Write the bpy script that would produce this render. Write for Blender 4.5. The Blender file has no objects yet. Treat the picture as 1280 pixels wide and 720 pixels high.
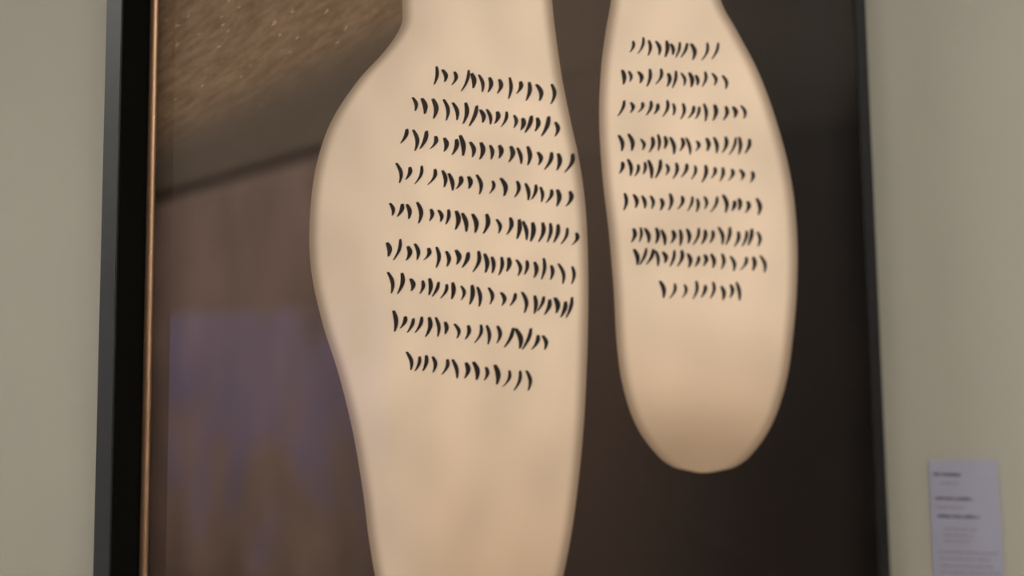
import bpy, bmesh, math, random
from mathutils import Vector, Matrix, noise

S = bpy.context.scene
COL = S.collection
random.seed(7)

# ------------------------------------------------------------------ camera
FPX = 1500.0                                   # focal length in pixels of a 1280 wide frame
YAW, PITCH, ROLL = math.radians(17.0), math.radians(6.0), math.radians(0.7)
CAM = Vector((0.0, 0.0, 1.5))
cd = bpy.data.cameras.new('camera'); cam = bpy.data.objects.new('camera', cd); COL.objects.link(cam)
cd.sensor_width = 36.0; cd.lens = 36.0 * FPX / 1280.0
cd.clip_start = 0.05
cd.dof.use_dof = True; cd.dof.focus_distance = 1.88; cd.dof.aperture_fstop = 1.0
fwd = Vector((-math.sin(YAW) * math.cos(PITCH), math.cos(YAW) * math.cos(PITCH), math.sin(PITCH)))
right = fwd.cross(Vector((0, 0, 1))).normalized()
up = right.cross(fwd)
r2 = right * math.cos(ROLL) - up * math.sin(ROLL)      # camera turned clockwise
u2 = r2.cross(fwd)
cam.matrix_world = Matrix((
    (r2.x, u2.x, -fwd.x, CAM.x), (r2.y, u2.y, -fwd.y, CAM.y), (r2.z, u2.z, -fwd.z, CAM.z), (0, 0, 0, 1)))
S.camera = cam

def at(px, py, Y):
    """point of the upright plane y = Y that the photograph shows at pixel (px, py)"""
    d = fwd + r2 * ((px - 640) / FPX) - u2 * ((py - 360) / FPX)
    return CAM + d * ((Y - CAM.y) / d.y)

# ------------------------------------------------------------------ light
S.view_settings.view_transform = 'Standard'; S.view_settings.look = 'None'
S.view_settings.gamma = 1; S.view_settings.exposure = 0.0
W = bpy.data.worlds.new('world'); S.world = W; W.use_nodes = True
W.node_tree.nodes['Background'].inputs[0].default_value = (0.5, 0.5, 0.48, 1)
W.node_tree.nodes['Background'].inputs[1].default_value = 0.05

YW = 1.69          # the hanging wall
YF = 1.58          # front of the frame
YG = 1.655         # glass
YP = 1.668         # print sheet
CEIL = 3.4
# suspended lamps: x, y, watts down, watts up, colour
LIGHTS = [(-2.0, 0.0, 40, 4, (1.0, 0.955, 0.88), 'long white suspended lamp hung before the wall left of the picture'),
          (0.2, 0.0, 46, 4, (1.0, 0.955, 0.88), 'long white suspended lamp hung before the right edge of the picture'),
          (1.7, -3.0, 10, 190, (1.0, 0.90, 0.76), 'unseen lamp added to brighten the ceiling, deep in the room towards the right wall'),  # this lamp and the next are added, unseen, to brighten the mirrored ceiling
          (-7.2, -3.2, 10, 330, (1.0, 0.90, 0.76), 'unseen lamp added to brighten the ceiling, deep in the room towards the left wall')]

def area_lamp(dz, flip, power, colour, parent):
    l = bpy.data.lights.new('lamp', 'AREA'); l.shape = 'RECTANGLE'; l.size = 1.3; l.size_y = 0.12
    l.energy = power; l.color = colour
    o = bpy.data.objects.new('lamp', l); COL.objects.link(o); o.parent = parent
    o.location = (0, 0, dz)
    if flip: o.rotation_euler = (math.pi, 0, 0)

# ------------------------------------------------------------------ materials
def mat(name, rgb, rough=0.6, metal=0.0, spec=0.5, var=0.0, scale=20, bump=0.0, bscale=200, attr=None):
    m = bpy.data.materials.new(name); m.use_nodes = True
    nt = m.node_tree; N = nt.nodes; L = nt.links; b = N['Principled BSDF']
    b.inputs['Base Color'].default_value = (*rgb, 1); b.inputs['Roughness'].default_value = rough
    b.inputs['Metallic'].default_value = metal; b.inputs['Specular IOR Level'].default_value = spec
    tc = N.new('ShaderNodeTexCoord')
    if attr:
        a = N.new('ShaderNodeVertexColor'); a.layer_name = attr
        src = a.outputs[0]
    else:
        r = N.new('ShaderNodeRGB'); r.outputs[0].default_value = (*rgb, 1); src = r.outputs[0]
    if var:
        n = N.new('ShaderNodeTexNoise'); n.inputs['Scale'].default_value = scale; n.inputs['Detail'].default_value = 5
        L.new(tc.outputs['Object'], n.inputs['Vector'])
        mr = N.new('ShaderNodeMapRange'); mr.inputs['From Min'].default_value = 0.25; mr.inputs['From Max'].default_value = 0.75
        mr.inputs['To Min'].default_value = 1 - var; mr.inputs['To Max'].default_value = 1 + var
        L.new(n.outputs['Fac'], mr.inputs['Value'])
        mx = N.new('ShaderNodeVectorMath'); mx.operation = 'SCALE'
        L.new(src, mx.inputs[0]); L.new(mr.outputs[0], mx.inputs['Scale']); src = mx.outputs[0]
    L.new(src, b.inputs['Base Color'])
    if bump:
        n = N.new('ShaderNodeTexNoise'); n.inputs['Scale'].default_value = bscale; n.inputs['Detail'].default_value = 3
        L.new(tc.outputs['Object'], n.inputs['Vector'])
        bp = N.new('ShaderNodeBump'); bp.inputs['Strength'].default_value = bump; bp.inputs['Distance'].default_value = 0.002
        L.new(n.outputs['Fac'], bp.inputs['Height']); L.new(bp.outputs[0], b.inputs['Normal'])
    return m

def glass_mat():
    m = bpy.data.materials.new('picture_glass'); m.use_nodes = True
    nt = m.node_tree; N = nt.nodes; L = nt.links; N.clear()
    out = N.new('ShaderNodeOutputMaterial'); tr = N.new('ShaderNodeBsdfTransparent'); gl = N.new('ShaderNodeBsdfGlossy')
    gl.inputs['Roughness'].default_value = 0.02
    fr = N.new('ShaderNodeFresnel'); fr.inputs['IOR'].default_value = 1.52
    ge = N.new('ShaderNodeNewGeometry')                       # the back face lets light pass; its share is in the factor
    inv = N.new('ShaderNodeMath'); inv.operation = 'SUBTRACT'; inv.inputs[0].default_value = 1.0
    L.new(ge.outputs['Backfacing'], inv.inputs[1])
    k = N.new('ShaderNodeMath'); k.operation = 'MULTIPLY'; k.inputs[1].default_value = 1.85
    L.new(fr.outputs[0], k.inputs[0])
    k2 = N.new('ShaderNodeMath'); k2.operation = 'MULTIPLY'; k2.use_clamp = True
    L.new(k.outputs[0], k2.inputs[0]); L.new(inv.outputs[0], k2.inputs[1])
    mx = N.new('ShaderNodeMixShader')
    L.new(k2.outputs[0], mx.inputs[0]); L.new(tr.outputs[0], mx.inputs[1]); L.new(gl.outputs[0], mx.inputs[2])
    L.new(mx.outputs[0], out.inputs[0])
    return m

def glow_panel_mat():
    """glow of the added panel: soft violet-blue above, brown below"""
    m = bpy.data.materials.new('blue_glow'); m.use_nodes = True
    nt = m.node_tree; N = nt.nodes; L = nt.links; N.clear()
    out = N.new('ShaderNodeOutputMaterial'); em = N.new('ShaderNodeEmission'); tc = N.new('ShaderNodeTexCoord')
    sp = N.new('ShaderNodeSeparateXYZ'); L.new(tc.outputs['Generated'], sp.inputs[0])
    n = N.new('ShaderNodeTexNoise'); n.inputs['Scale'].default_value = 3.2; n.inputs['Detail'].default_value = 3
    mp = N.new('ShaderNodeMapping'); mp.inputs['Scale'].default_value = (4.0, 1, 0.9)
    L.new(tc.outputs['Generated'], mp.inputs[0]); L.new(mp.outputs[0], n.inputs['Vector'])
    ad = N.new('ShaderNodeMath'); ad.operation = 'MULTIPLY_ADD'; ad.inputs[1].default_value = 1.25
    sc = N.new('ShaderNodeMath'); sc.operation = 'MULTIPLY_ADD'; sc.inputs[1].default_value = 0.66; sc.inputs[2].default_value = -0.31
    L.new(sp.outputs['Z'], sc.inputs[0])
    L.new(n.outputs['Fac'], ad.inputs[0]); L.new(sc.outputs[0], ad.inputs[2])
    cr = N.new('ShaderNodeValToRGB'); e = cr.color_ramp
    e.elements[0].position = 0.22; e.elements[0].color = (0.10, 0.06, 0.035, 1)
    e.elements[1].position = 1.0; e.elements[1].color = (0.06, 0.05, 0.08, 1)
    x = e.elements.new(0.50); x.color = (0.20, 0.13, 0.09, 1)
    x = e.elements.new(0.66); x.color = (0.15, 0.12, 0.24, 1)
    x = e.elements.new(0.82); x.color = (0.11, 0.12, 0.33, 1)
    x = e.elements.new(0.93); x.color = (0.10, 0.11, 0.27, 1)
    L.new(ad.outputs[0], cr.inputs[0]); L.new(cr.outputs[0], em.inputs[0]); em.inputs[1].default_value = 2.2
    L.new(em.outputs[0], out.inputs[0])
    return m

M = {
    'wall': mat('wall_paint', (0.352, 0.348, 0.305), 0.85, var=0.025, scale=1.5, bump=0.12, bscale=260, spec=0.2),
    'rear': mat('dark_wall_paint', (0.05, 0.045, 0.042), 0.9, var=0.05, scale=2, spec=0.1),
    'ceiling': mat('ceiling_paint', (0.62, 0.56, 0.48), 0.9, var=0.03, scale=3, spec=0.1),
    'floor': mat('floor_concrete', (0.22, 0.20, 0.18), 0.6, var=0.12, scale=2, bump=0.1, bscale=40),
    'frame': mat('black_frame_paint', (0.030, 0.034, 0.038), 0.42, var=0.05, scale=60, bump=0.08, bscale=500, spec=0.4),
    'frame_shaded': mat('shaded_black_frame_paint', (0.010, 0.010, 0.011), 0.6, var=0.05, scale=60, spec=0.15),  # same frame paint, with the right side's dimness put into the colour
    'inner_shade': mat('inner_shade_black', (0.006, 0.006, 0.005), 0.95, var=0.1, scale=90, spec=0.05),
    'bronze': mat('bronze_fillet', (0.46, 0.29, 0.185), 0.5, 0.8, var=0.1, scale=30),
    'print': mat('print_paper', (0.1, 0.1, 0.1), 0.6, spec=0.15, attr='tone', var=0.03, scale=400),
    'ink': mat('brush_ink', (0.028, 0.02, 0.018), 0.7, spec=0.15, var=0.2, scale=120),
    'card': mat('label_card', (0.30, 0.31, 0.415), 0.7, var=0.03, scale=40),
    'type': mat('label_type', (0.10, 0.09, 0.11), 0.8, var=0.05, scale=40),
    'type2': mat('label_small_type', (0.22, 0.20, 0.23), 0.8, var=0.05, scale=40),
    'white': mat('lamp_housing_white', (0.7, 0.7, 0.68), 0.5, var=0.03),
    'trim': mat('baseboard_paint', (0.4, 0.39, 0.34), 0.5, var=0.03),
    'glass': glass_mat(), 'glow_panel': glow_panel_mat(),
}

# ------------------------------------------------------------------ helpers
def link(name, me, m, parent=None):
    o = bpy.data.objects.new(name, me); COL.objects.link(o); me.materials.append(m)
    if parent is not None:
        o.parent = parent; o.matrix_parent_inverse = Matrix.Translation(-parent.location)
    return o
def from_bm(name, bm, m, parent=None):
    me = bpy.data.meshes.new(name); bm.to_mesh(me); bm.free(); return link(name, me, m, parent)
def box(bm, a, b, bevel=0.0):
    g = bmesh.ops.create_cube(bm, size=1); vs = g['verts']
    for v in vs:
        v.co = Vector([(a[i] + b[i]) / 2 + v.co[i] * abs(b[i] - a[i]) for i in range(3)])
    if bevel:
        es = list({e for v in vs for e in v.link_edges})
        bmesh.ops.bevel(bm, geom=es, offset=bevel, segments=2, affect='EDGES')
def box_obj(name, a, b, m, parent=None, bevel=0.0):
    bm = bmesh.new(); box(bm, a, b, bevel); return from_bm(name, bm, m, parent)
def empty(name, loc, label, cat, group=None):
    o = bpy.data.objects.new(name, None); COL.objects.link(o); o.location = loc
    o['label'] = label; o['category'] = cat
    if group: o['group'] = group
    return o
def struct(name, a, b, m):
    o = box_obj(name, a, b, m); o['kind'] = 'structure'; return o
def s2l(c):
    c /= 255.0
    return c / 12.92 if c < 0.04045 else ((c + 0.055) / 1.055) ** 2.4
def lin(rgb): return tuple(s2l(c) for c in rgb)
def sm(a, b, x):
    t = min(1, max(0, (x - a) / (b - a))); return t * t * (3 - 2 * t)
def mixc(a, b, t): return tuple(a[i] * (1 - t) + b[i] * t for i in range(3))

# ------------------------------------------------------------------ the room
X0, X1 = -9.0, 3.2
struct('wall_front', (X0, YW, 0), (X1, YW + 0.15, CEIL), M['wall'])
struct('wall_left', (X0 - 0.15, -9.5, 0), (X0, YW + 0.15, CEIL), M['rear'])
struct('wall_right', (X1, -9.5, 0), (X1 + 0.15, YW + 0.15, CEIL), M['wall'])
struct('floor', (X0 - 0.15, -9.5, -0.1), (X1 + 0.15, YW + 0.15, 0), M['floor'])
struct('ceiling', (X0 - 0.15, -9.5, CEIL), (X1 + 0.15, YW + 0.15, CEIL + 0.1), M['ceiling'])
struct('baseboard_front', (X0, YW - 0.014, 0), (X1, YW, 0.1), M['trim'])
# rear wall: its ceiling corner is what the picture glass mirrors as a slanting edge
def mirror_hit(px, py, z):
    d = fwd + r2 * ((px - 640) / FPX) - u2 * ((py - 360) / FPX)
    p = CAM + d * ((YG - CAM.y) / d.y); d = Vector((d.x, -d.y, d.z))
    return p + d * ((z - p.z) / d.z)

RA, RB = Vector((-9.2, -6.036, 0)), Vector((3.3, -4.328, 0))
rd = (RB - RA).normalized(); rn = Vector((-rd.y, rd.x, 0))        # along the wall, and out of it towards the picture
RM = Matrix(((rd.x, rn.x, 0, RA.x), (rd.y, rn.y, 0, RA.y), (0, 0, 1, 0), (0, 0, 0, 1)))
o = box_obj('wall_back', (0, -0.15, 0), ((RB - RA).length, 0, CEIL), M['rear']); o.matrix_world = RM; o['kind'] = 'structure'

# glowing panel added on the rear wall for a blue veil in the glass
sc_ = empty('blue_glow_panel', (0, 0, 0), 'blurred violet blue glowing panel added to be mirrored in the lower left of the glass', 'glow_panel')
sc_.matrix_world = RM @ Matrix.Translation((4.45, 0.0, 0.22))
def child_box(name, a, b, m, par, bev=0.0):
    bm = bmesh.new(); box(bm, a, b, bev); me = bpy.data.meshes.new(name); bm.to_mesh(me); bm.free()
    o = bpy.data.objects.new(name, me); COL.objects.link(o); me.materials.append(m); o.parent = par; return o
child_box('glow_panel_face', (-2.3, 0.004, 0.0), (1.15, 0.03, 2.15), M['glow_panel'], sc_)
child_box('glow_panel_border', (-2.35, 0.001, -0.05), (1.2, 0.012, 2.20), M['frame'], sc_)

for x, y, wd, wu, c, lab in LIGHTS:
    t = empty('pendant_light', (x, y, 3.0), lab, 'lamp', 'suspended gallery lamps')
    child_box('lamp_housing', (-0.7, -0.08, -0.03), (0.7, 0.08, 0.03), M['white'], t, 0.008)
    for sx in (-0.6, 0.6):
        child_box('suspension_rod', (sx - 0.005, -0.005, 0.03), (sx + 0.005, 0.005, CEIL - 3.0), M['white'], t)
    area_lamp(-0.04, False, wd, c, t); area_lamp(0.04, True, wu, c, t)

# ------------------------------------------------------------------ the framed picture
FXL, FXR = -1.151, 0.0007            # outer edges
IXL, IXR = -1.122, -0.0125           # inner edges of the front
ZB, ZT = 0.86, 2.50
FB = 0.03
YB = YW - 0.002
pic = empty('framed_picture', ((FXL + FXR) / 2, YW, ZB),
            'large picture of two pale forms with rows of dark marks, in a deep black frame', 'picture')
def profile(name, pts, m, par):
    """a frame member: four corners at one end and four at the other, ends mitred"""
    bm = bmesh.new(); vs = [bm.verts.new(p) for p in pts]
    for f in ((0, 1, 2, 3), (7, 6, 5, 4), (0, 4, 5, 1), (1, 5, 6, 2), (2, 6, 7, 3), (3, 7, 4, 0)): bm.faces.new([vs[i] for i in f])
    bmesh.ops.recalc_face_normals(bm, faces=bm.faces)
    bmesh.ops.bevel(bm, geom=list(bm.edges), offset=0.0012, segments=2, affect='EDGES')
    return from_bm(name, bm, m, par)
wl, wr = IXL - FXL, FXR - IXR
def member(name, o0, o1, i0, i1, m, y0, y1):
    """o0-o1 outer edge, i0-i1 inner edge in x, z"""
    return profile(name, [(o0[0], y0, o0[1]), (i0[0], y0, i0[1]), (i0[0], y1, i0[1]), (o0[0], y1, o0[1]),
                          (o1[0], y0, o1[1]), (i1[0], y0, i1[1]), (i1[0], y1, i1[1]), (o1[0], y1, o1[1])], m, pic)
OUT = [(FXL, ZB), (FXR, ZB), (FXR, ZT), (FXL, ZT)]
INN = [(IXL, ZB + FB), (IXR, ZB + FB), (IXR, ZT - FB), (IXL, ZT - FB)]
names = ['frame_rail', 'frame_stile', 'frame_rail', 'frame_stile']
for k in range(4):
    member(names[k], OUT[k], OUT[(k + 1) % 4], INN[k], INN[(k + 1) % 4], M['frame_shaded' if k == 1 else 'frame'], YF, YB)
LT = 0.002
def ring(r, dl, dr, dz):
    return [(r[0][0] + dl, r[0][1] + dz), (r[1][0] - dr, r[1][1] + dz), (r[2][0] - dr, r[2][1] - dz), (r[3][0] + dl, r[3][1] - dz)]
L1 = ring(INN, LT, LT, LT)
for k in range(4):
    a, b, c, d = INN[k], INN[(k + 1) % 4], L1[k], L1[(k + 1) % 4]
    bm = bmesh.new()
    vs = [bm.verts.new(p) for p in ((a[0], YF + .003, a[1]), (c[0], YF + .003, c[1]), (c[0], YP + .01, c[1]), (a[0], YP + .01, a[1]),
                                    (b[0], YF + .003, b[1]), (d[0], YF + .003, d[1]), (d[0], YP + .01, d[1]), (b[0], YP + .01, b[1]))]
    for f in ((0, 1, 2, 3), (7, 6, 5, 4), (0, 4, 5, 1), (1, 5, 6, 2), (2, 6, 7, 3), (3, 7, 4, 0)): bm.faces.new([vs[i] for i in f])
    bmesh.ops.recalc_face_normals(bm, faces=bm.faces)
    from_bm('inner_shade_strip', bm, M['inner_shade'], pic)  # near-black strips put the recess shade on the frame's inner sides
# thin half-round bronze fillet between dark inner strips and print
FW = 0.0165
L2 = ring(L1, FW, FW * 0.25, FW)
for k in (0, 2, 3):
    a, b, c, d = L1[k], L1[(k + 1) % 4], L2[k], L2[(k + 1) % 4]
    bm = bmesh.new(); rows = []
    n = 8
    for s_ in range(n + 1):
        t = s_ / n; dy = -0.006 * math.sin(math.pi * t) ** 0.6 if 0 < t < 1 else 0
        p = (a[0] + (c[0] - a[0]) * t, YG - 0.0015 + dy, a[1] + (c[1] - a[1]) * t)
        q = (b[0] + (d[0] - b[0]) * t, YG - 0.0015 + dy, b[1] + (d[1] - b[1]) * t)
        rows.append((bm.verts.new(p), bm.verts.new(q)))
    for i in range(n): bm.faces.new((rows[i][0], rows[i][1], rows[i + 1][1], rows[i + 1][0]))
    bm.faces.new((rows[0][1], rows[0][0], rows[n][0], rows[n][1]))
    bmesh.ops.recalc_face_normals(bm, faces=bm.faces)
    for f in bm.faces: f.smooth = True
    o = from_bm('bronze_fillet', bm, M['bronze'], pic)
g = box_obj('glass_pane', (IXL + LT, YG, ZB + FB + LT), (IXR - LT, YG + 0.003, ZT - FB - LT), M['glass'], pic)

# ---- the print. Its ground: flat printed tones given per vertex, placed in the print's own metres
PX0, PX1, PZ0, PZ1 = IXL + LT + .001, IXR - LT - .001, ZB + FB + LT + .001, ZT - FB - LT - .001
def ink_px(x, z):
    """print coordinates back to the 1280 x 720 frame the outlines were measured in"""
    v = Vector((x, YP, z)) - CAM; k = v.dot(fwd)
    return 640 + FPX * v.dot(r2) / k, 360 - FPX * v.dot(u2) / k
def ground(x, z):
    u, v = ink_px(x, z)
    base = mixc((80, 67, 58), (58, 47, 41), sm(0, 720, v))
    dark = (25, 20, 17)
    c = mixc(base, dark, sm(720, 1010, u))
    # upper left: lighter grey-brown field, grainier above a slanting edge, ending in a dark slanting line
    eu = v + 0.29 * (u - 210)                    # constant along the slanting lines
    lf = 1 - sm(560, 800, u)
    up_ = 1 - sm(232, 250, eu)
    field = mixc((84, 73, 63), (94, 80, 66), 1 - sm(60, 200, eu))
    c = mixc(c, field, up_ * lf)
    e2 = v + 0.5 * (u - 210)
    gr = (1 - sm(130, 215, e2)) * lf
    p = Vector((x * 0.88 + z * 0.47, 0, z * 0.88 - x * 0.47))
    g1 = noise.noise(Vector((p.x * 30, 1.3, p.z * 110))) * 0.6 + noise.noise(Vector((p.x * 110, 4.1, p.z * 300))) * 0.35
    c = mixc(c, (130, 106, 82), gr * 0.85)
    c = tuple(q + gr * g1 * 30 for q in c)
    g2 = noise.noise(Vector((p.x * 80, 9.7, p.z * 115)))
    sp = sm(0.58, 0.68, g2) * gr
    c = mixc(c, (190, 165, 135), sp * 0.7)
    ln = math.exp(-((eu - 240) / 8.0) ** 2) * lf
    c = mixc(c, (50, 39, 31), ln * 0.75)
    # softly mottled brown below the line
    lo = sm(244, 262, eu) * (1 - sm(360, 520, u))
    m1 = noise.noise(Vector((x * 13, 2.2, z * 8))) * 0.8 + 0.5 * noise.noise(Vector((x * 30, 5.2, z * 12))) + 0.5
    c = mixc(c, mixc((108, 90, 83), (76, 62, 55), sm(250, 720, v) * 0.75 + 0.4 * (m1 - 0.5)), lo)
    return c
def tone_mesh(name, pts, faces, cols, m, par):
    me = bpy.data.meshes.new(name); me.from_pydata(pts, [], faces)
    at_ = me.color_attributes.new('tone', 'FLOAT_COLOR', 'POINT')
    flat = []
    for c in cols:
        l = lin(tuple(min(255, max(2, q)) for q in c)); flat += [l[0], l[1], l[2], 1]
    at_.data.foreach_set('color', flat)
    return link(name, me, m, par)
K = 1.0
def paper(c):       # printed tone -> albedo under the gallery light
    return c
step = 0.0021
nx, nz = int((PX1 - PX0) / step), int((PZ1 - PZ0) / step)
pts, cols, faces = [], [], []
for j in range(nz + 1):
    z = PZ0 + (PZ1 - PZ0) * j / nz
    for i in range(nx + 1):
        x = PX0 + (PX1 - PX0) * i / nx
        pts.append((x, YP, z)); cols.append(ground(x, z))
n0 = len(pts)
for j in range(nz):
    for i in range(nx):
        a = j * (nx + 1) + i; faces.append((a, a + 1, a + nx + 2, a + nx + 1))
q = [(PX0, YP + .002, PZ0), (PX1, YP + .002, PZ0), (PX1, YP + .002, PZ1), (PX0, YP + .002, PZ1)]
pts += q; cols += [(200, 195, 185)] * 4; faces.append((n0 + 3, n0 + 2, n0 + 1, n0))
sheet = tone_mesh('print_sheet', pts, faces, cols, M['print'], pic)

# ---- two plain pale forms printed on it
FORMS = [
    ('broad pale form, the larger one on the left',
     [(-420, 540, 668), (-60, 512, 684), (0, 503, 690), (30, 502, 693), (60, 484, 697), (100, 448, 703), (150, 415, 713), (200, 397, 724), (260, 388, 732), (330, 388, 735),
      (400, 402, 735), (470, 424, 733), (540, 441, 729), (610, 453, 722), (680, 462, 712), (740, 474, 698), (790, 496, 676), (822, 530, 644), (834, 575, 600)]),
    ('narrower pale form, the smaller one on the right',
     [(-420, 782, 880), (-60, 770, 896), (0, 764, 901), (40, 757, 922), (90, 751, 948), (150, 749, 970), (220, 753, 988), (290, 761, 996), (360, 767, 996),
      (430, 771, 990), (480, 778, 982), (530, 794, 965), (565, 818, 942), (584, 842, 918), (591, 872, 888)])]
def lerp_rows(rows, v):
    for a, b in zip(rows, rows[1:]):
        if v <= b[0]:
            i = rows.index(a); p0 = rows[max(i - 1, 0)]; p3 = rows[min(i + 2, len(rows) - 1)]
            t = (v - a[0]) / (b[0] - a[0]); h = b[0] - a[0]; res = []
            for k in (1, 2):
                m0 = (b[k] - p0[k]) / (b[0] - p0[0]) * h; m1 = (p3[k] - a[k]) / (p3[0] - a[0]) * h
                res.append((2*t**3-3*t*t+1)*a[k] + (t**3-2*t*t+t)*m0 + (-2*t**3+3*t*t)*b[k] + (t**3-t*t)*m1)
            return res
    return [rows[-1][1], rows[-1][2]]
def inside(p):
    return (min(PX1, max(PX0, p.x)), p.y, min(PZ1, max(PZ0, p.z)))
for fi, (lab, rows) in enumerate(FORMS):
    V0, V1 = rows[0][0], rows[-1][0]
    nv, nu = 240, 70
    pts, cols, faces = [], [], []
    for j in range(nv + 1):
        t = j / nv; t = t if t < 0.85 else 0.85 + 0.15 * math.sin((t - 0.85) / 0.15 * math.pi / 2)
        v = V0 + (V1 - V0) * t
        l, r = lerp_rows(rows, v)
        for i in range(nu + 1):
            s_ = 0.5 - 0.5 * math.cos(math.pi * i / nu)
            u = l + (r - l) * s_
            p = at(u, v, YP - 0.0006); pts.append(inside(p))
            e = min(s_, 1 - s_) * (r - l)                       # distance from the outline
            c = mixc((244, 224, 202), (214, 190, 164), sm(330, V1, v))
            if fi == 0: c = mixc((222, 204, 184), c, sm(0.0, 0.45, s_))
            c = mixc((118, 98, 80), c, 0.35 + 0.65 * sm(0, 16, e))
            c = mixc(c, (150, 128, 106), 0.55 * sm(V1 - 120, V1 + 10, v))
            k = noise.noise(Vector((p.x * 14, fi * 5 + 3, p.z * 10)))
            c = tuple(q_ * (1 + 0.05 * k) for q_ in c)
            cols.append(c)
    for j in range(nv):
        for i in range(nu):
            a = j * (nu + 1) + i; faces.append((a, a + nu + 1, a + nu + 2, a + 1))
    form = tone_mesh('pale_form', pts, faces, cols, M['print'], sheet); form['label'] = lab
    form.matrix_parent_inverse = Matrix()

# ---- rows of plain brush dabs (no writing) over the forms
ROWS = [(540, 690, 95, 118), (512, 700, 132, 162), (500, 712, 172, 205), (490, 718, 216, 250), (484, 720, 262, 298), (480, 722, 312, 344),
        (480, 720, 352, 388), (488, 690, 402, 430), (505, 665, 452, 478),
        (785, 898, 58, 66), (775, 915, 95, 102), (772, 930, 135, 142), (770, 938, 178, 184), (772, 945, 210, 220), (775, 950, 252, 258),
        (785, 955, 294, 298), (790, 955, 322, 330), (822, 930, 362, 366)]
for ri, (xa, xb, ya, yb) in enumerate(ROWS):
    big = 1.0 if ri < 9 else 0.86
    bm = bmesh.new(); x = xa
    while x < xb - 6:
        t = (x - xa) / (xb - xa); y = ya + (yb - ya) * t + random.uniform(-2, 2)
        w = random.uniform(7, 15) * big; h = random.uniform(15, 27) * big
        th = random.uniform(2.3, 3.3) * big
        lean = random.uniform(-0.25, 0.45)
        n = 7; L_, R_ = [], []
        for k in range(n + 1):
            a = k / n
            cx = x + w * 0.5 - lean * h * (a - 0.5) + w * 0.28 * math.sin(a * math.pi); cy = y - h / 2 + h * a
            ww = th * (0.35 + 0.65 * math.sin(math.pi * min(1, a * 0.85 + 0.12)))
            L_.append(bm.verts.new(at(cx - ww, cy + ww * 0.3, YP - 0.0011))); R_.append(bm.verts.new(at(cx + ww, cy - ww * 0.3, YP - 0.0011)))
        for k in range(n): bm.faces.new((L_[k], L_[k + 1], R_[k + 1], R_[k]))
        x += w * random.uniform(0.85, 1.15) + 1
    o = from_bm('brush_dab_row', bm, M['ink'], sheet); o.matrix_parent_inverse = Matrix()

# ------------------------------------------------------------------ the caption card on the wall
TL, TR = at(1160, 573, YW), at(1247, 577, YW)
cx0, cx1, cz1, cz0 = TL.x, TR.x, (TL.z + TR.z) / 2, 1.235
card = empty('wall_label', ((cx0 + cx1) / 2, YW, cz0), 'small pale lavender caption card on the grey wall right of the frame', 'label')
box_obj('card', (cx0, YW - 0.004, cz0), (cx1, YW - 0.0005, cz1), M['card'], card, 0.0006)
# lines of type, far too soft in the photograph to read: word-length runs of little strokes
TYPE = [(1167, 1201, 594, 3.4, 'type'), (1176, 1197, 605, 2.0, 'type2'), (1169, 1217, 624, 2.8, 'type'), (1170, 1204, 635, 2.0, 'type2'),
        (1172, 1224, 646, 3.0, 'type'), (1180, 1222, 662, 1.8, 'type2'), (1180, 1214, 670, 1.8, 'type2'), (1181, 1210, 677, 1.8, 'type2'),
        (1173, 1249, 691, 1.9, 'type2'), (1174, 1238, 699, 1.9, 'type2'), (1175, 1244, 708, 1.9, 'type2'), (1175, 1251, 716, 1.9, 'type2'), (1176, 1246, 725, 1.9, 'type2')]
for xa, xb, y, h, mm in TYPE:
    bm = bmesh.new(); x = xa; k = 0; word = random.randint(4, 8)
    while x < xb:
        w = random.uniform(1.3, 2.4) * (1.25 if mm == 'type' else 1)
        hh = h * random.choice((1, 1, 1.5)) ; sl = (x - 1204) * 0.035
        p, q = at(x, y + sl + h / 2, YW - 0.0045), at(x + w, y + sl - hh / 2, YW - 0.0045)
        box(bm, (p.x, YW - 0.0045, p.z), (q.x, YW - 0.0039, q.z))
        x += w + 0.45; k += 1
        if k >= word: x += 1.6; k = 0; word = random.randint(3, 9)
    from_bm('type_line', bm, M[mm], card)
